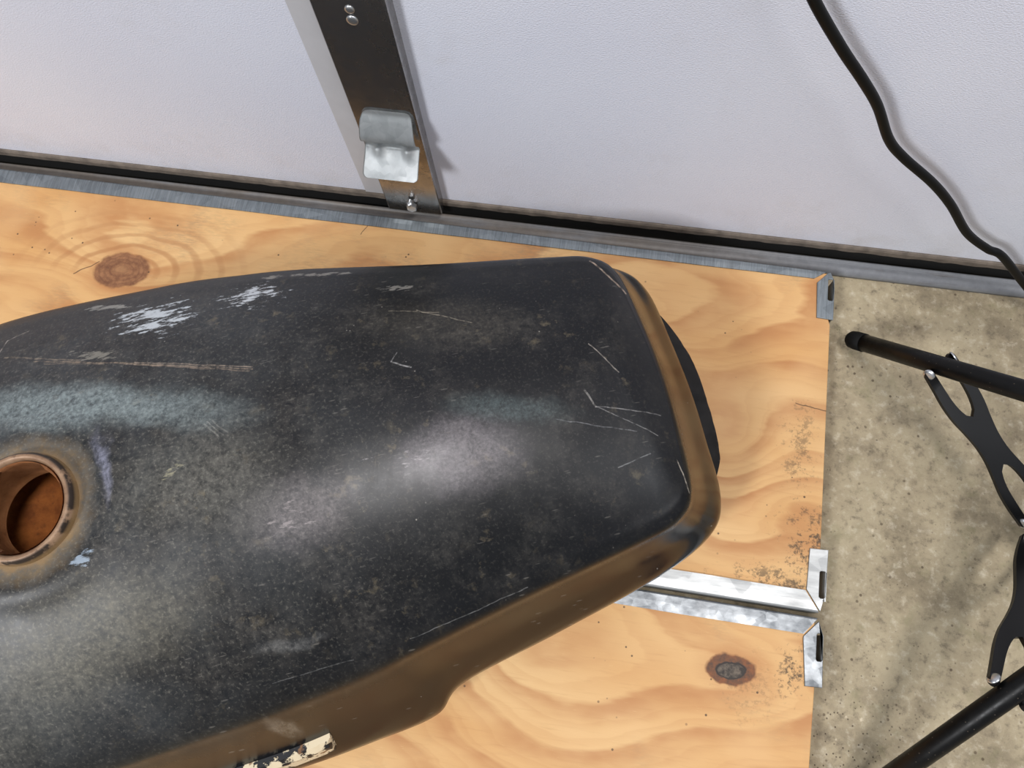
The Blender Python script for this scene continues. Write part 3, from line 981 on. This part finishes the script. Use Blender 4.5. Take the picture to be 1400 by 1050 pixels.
def cam_flange(a0, a1, r_in):
    """inner lip with a cut-away, locking the filler cap"""
    bm = bmesh.new()
    n = 40
    lo, li = [], []
    for k in range(n + 1):
        a = math.radians(a0 + (a1 - a0) * k / n)
        e = min(1.0, k / 3.0, (n - k) / 3.0)
        ri = 0.0300 - (0.0300 - r_in) * e
        lo.append(bm.verts.new((0.0305 * math.cos(a), 0.0305 * math.sin(a), FZ + 0.0015)))
        li.append(bm.verts.new((ri * math.cos(a), ri * math.sin(a), FZ - 0.0005)))
    for k in range(n):
        bm.faces.new((lo[k], lo[k + 1], li[k + 1], li[k]))
    bmesh.ops.solidify(bm, geom=bm.faces[:], thickness=0.0012)
    return to_mesh(bm)


for a0, a1 in ((-72, 62), (112, 252)):
    link('cam_lip', cam_flange(a0, a1, 0.0276), m_neck, neck, True)
bowl = lathe([(0.080, 0.205), (0.074, 0.185), (0.055, 0.168), (0.03, 0.162), (0.0002, 0.160)], 64)
link('inner_shell', bowl, m_inner, tank, True, label='rusty inside of the tank').location.x = -0.007


# rear seam flange
def seam_flange():
    pts_o = [(.455, .112), (.470, .098), (.484, .070), (.4935, .030), (.4935, -.010), (.4905, -.045), (.4850, -.066), (.472, -.085)]
    pts_i = [(.440, .100), (.452, .080), (.460, .055), (.462, .020), (.462, -.010), (.462, -.040), (.460, -.060), (.455, -.080)]
    t = np.linspace(0, len(pts_o) - 1, 60)
    A, B = catmull(np.array(pts_o), t), catmull(np.array(pts_i), t)
    bm = bmesh.new()
    rows = []
    for a, b in zip(A, B):
        j = 0.0005 * mnoise.noise(Vector((a[1] * 120, 0, 5)))
        rows.append([bm.verts.new((a[0] + j, a[1], 0.050)), bm.verts.new((a[0] + j - 0.003, a[1], 0.0545)), bm.verts.new((b[0], b[1], 0.060))])
    for p, q in zip(rows[:-1], rows[1:]):
        for k in range(2):
            bm.faces.new((p[k], p[k + 1], q[k + 1], q[k]))
    bmesh.ops.solidify(bm, geom=bm.faces[:], thickness=0.003)
    return to_mesh(bm)


m_flangeblk = mat_plain('chipped_black_flange', (46, 44, 43), 0.32, 0.0, 60, 0.5, 0.1)
link('seam_flange', seam_flange(), m_flangeblk, tank, True, label='thin black seam flange behind the tail')


# badge rail on the near flank
def badge_rail():
    bm = bmesh.new()
    path = [(-0.06, -0.195), (0.00, -0.1975), (0.06, -0.197), (0.102, -0.194), (0.124, -0.1915)]
    Q = catmull(np.array(path), np.linspace(0, len(path) - 1, 60))
    rows = []
    for i, (u, v) in enumerate(Q):
        j = 0.0008 * mnoise.noise(Vector((u * 160, 1, 0)))
        e = 1.0 if i < 57 else (60 - i) / 4.0
        rows.append([bm.verts.new(c) for c in ((u, v + 0.004, 0.098), (u, v - 0.003 * e + j, 0.0985), (u, v - 0.0075 * e + j, 0.094), (u, v - 0.0115 * e, 0.080), (u, v - 0.008 * e, 0.077), (u, v + 0.004, 0.077))])
    for p, q in zip(rows[:-1], rows[1:]):
        for k in range(6):
            bm.faces.new((p[k], p[(k + 1) % 6], q[(k + 1) % 6], q[k]))
    bm.faces.new(rows[0])
    bm.faces.new(rows[-1])
    return to_mesh(bm)


link('badge_rail', badge_rail(), mat_chipped('chipped_cream_and_black'), tank, False, label='badge rail with chipped cream and black paint')

# ------------------------------------------------------------------ light stand
m_tube = mat_black_tube()
m_strap = mat_plain('satin_black_strap', (14, 14, 15), 0.36, 0.0, 120, 0.12, spec=0.35)
m_rub = mat_plain('black_foot_rubber', (7, 7, 7), 0.7, 0.0, 80, 0.1, spec=0.2)
CX, CY = 0.406, 0.1450
stand = empty('light_stand', (CX, CY, 0), label='black folding light stand with forked braces on the concrete', category='light stand')
ZCOL, ZTOP, ZPIV, ZLOW = 0.036, 0.262, 0.090, 0.040
tipv = Vector((0.2455 - CX, 0.3115 - CY, 0))
A1 = math.atan2(tipv.y, tipv.x)
RT = tipv.length
link('column', tube([(0, 0, 0.024), (0, 0, 0.2), (0, 0, 0.85)], 0.0105, 24), m_tube, stand, True)
link('column', tube([(0, 0, 0.85), (0, 0, 1.35)], 0.008, 24), m_tube, stand, True)
for nm, z, r, h in (('lower_collar', ZLOW, 0.0165, 0.022), ('upper_collar', ZTOP, 0.021, 0.034), ('clamp_collar', 0.85, 0.017, 0.04)):
    link(nm, lathe([(0.0005, z - h / 2), (r - 0.002, z - h / 2), (r, z - h / 2 + 0.002), (r, z + h / 2 - 0.002), (r - 0.002, z + h / 2), (0.0005, z + h / 2)], 32), m_strap, stand, True)


def brace_mesh(L):
    """flat strap: forked at both ends, waisted in the middle; local x along, y across"""
    ss = np.linspace(0, 1, 41)
    hw = catmull(np.array([.0165, .0172, .0180, .0170, .0140, .0118, .0120, .0145, .0172, .0176, .0168]), ss * 10)
    off = 0.0
    up = [(s * L, h) for s, h in zip(ss, hw)]
    e = 0.007

    def slot(s0, s1, w):
        pts = []
        sgn = 1 if s1 > s0 else -1
        for k in range(13):
            f = k / 12
            s = s0 + (s1 - s0) * f
            y = w * (1.0 if f < 0.45 else math.sqrt(max(0, 1 - ((f - 0.45) / 0.55) ** 2)))
            pts.append((s * L, y))
        return pts
    def rnd(xc, y0, y1, sgn):
        c, r = (y0 + y1) / 2, abs(y1 - y0) / 2
        return [(xc + sgn * r * math.sin(math.pi * k / 8), c + (y0 - c) * math.cos(math.pi * k / 8)) for k in range(1, 8)]
    w0, w1 = 0.0086, 0.0090
    sl0 = slot(0.0, 0.34, w0)
    sl1 = slot(1.0, 0.66, w1)
    P = []
    P += up
    P += rnd(L, hw[-1], w1, 1)
    P += sl1
    P += [(x, -y) for x, y in sl1[::-1][1:]]
    P += rnd(L, -w1, -hw[-1], 1)
    P += [(x, -y) for x, y in up[::-1]]
    P += rnd(0, -hw[0], -w0, -1)
    P += [(x, -y) for x, y in sl0]
    P += sl0[::-1][1:]
    P += rnd(0, w0, hw[0], -1)
    bm = bmesh.new()
    clean = []
    for q in P:
        if not clean or (abs(q[0] - clean[-1][0]) + abs(q[1] - clean[-1][1])) > 1e-5:
            clean.append(q)
    vv = [bm.verts.new((x, y, 0)) for x, y in clean]
    ed = [bm.edges.new((vv[i], vv[(i + 1) % len(vv)])) for i in range(len(vv))]
    bmesh.ops.triangle_fill(bm, use_beauty=True, edges=ed)
    bmesh.ops.recalc_face_normals(bm, faces=bm.faces[:])
    r = bmesh.ops.extrude_face_region(bm, geom=bm.faces[:])
    for v in r['geom']:
        if isinstance(v, bmesh.types.BMVert):
            v.co.z -= 0.0035
    return to_mesh(bm)


leg_dir_len = math.hypot(RT, ZTOP)
for k, ang in enumerate((A1, A1 + math.radians(104), A1 - math.radians(124))):
    ca, sa = math.cos(ang), math.sin(ang)
    rt = RT * (1.25 if k == 1 else 1.0)
    tip = Vector((ca * rt, sa * rt, 0.0095))
    top = Vector((ca * 0.014, sa * 0.014, ZTOP))
    d = (top - tip).normalized()
    leg = link('leg', tube([tip + d * 0.012, tip + d * 0.1, top], 0.0082, 24), m_tube, stand, True)
    foot = link('rubber_foot', tube([tip - d * 0.0005, tip + d * 0.001, tip + d * 0.004, tip + d * 0.009, tip + d * 0.020], [0.0035, 0.0062, 0.0082, 0.0088, 0.0088], 24), m_rub, leg, True)
    f = ((0.128 if k == 1 else ZPIV) - tip.z) / (top.z - tip.z)
    piv = tip + (top - tip) * f
    low = Vector((ca * 0.018, sa * 0.018, ZLOW))
    ax = (low - piv)
    L = ax.length
    ax.normalize()
    ay = Vector((-sa, ca, 0))
    az = ax.cross(ay).normalized()
    if az.z < 0:
        ay = -ay
        az = -az
    Mx = Matrix(((ax.x, ay.x, az.x, piv.x), (ax.y, ay.y, az.y, piv.y), (ax.z, ay.z, az.z, piv.z), (0, 0, 0, 1)))
    me = brace_mesh(L)
    me.transform(Mx)
    br = link('brace', me, m_strap, stand, False)
    for s_ in (-1, 1):
        for q in (piv, low):
            o = link('rivet', rivet_mesh(0.0048, 0.0017), m_zinc, br, True)
            orient(o, q + ay * (0.0135 * s_), ay * s_ + az * 0.5)

# ------------------------------------------------------------------ true size
for o in list(scene.objects):
    if o.parent is None and o.type in ('MESH', 'EMPTY'):
        o.location = o.location * S
        o.scale = (S, S, S)
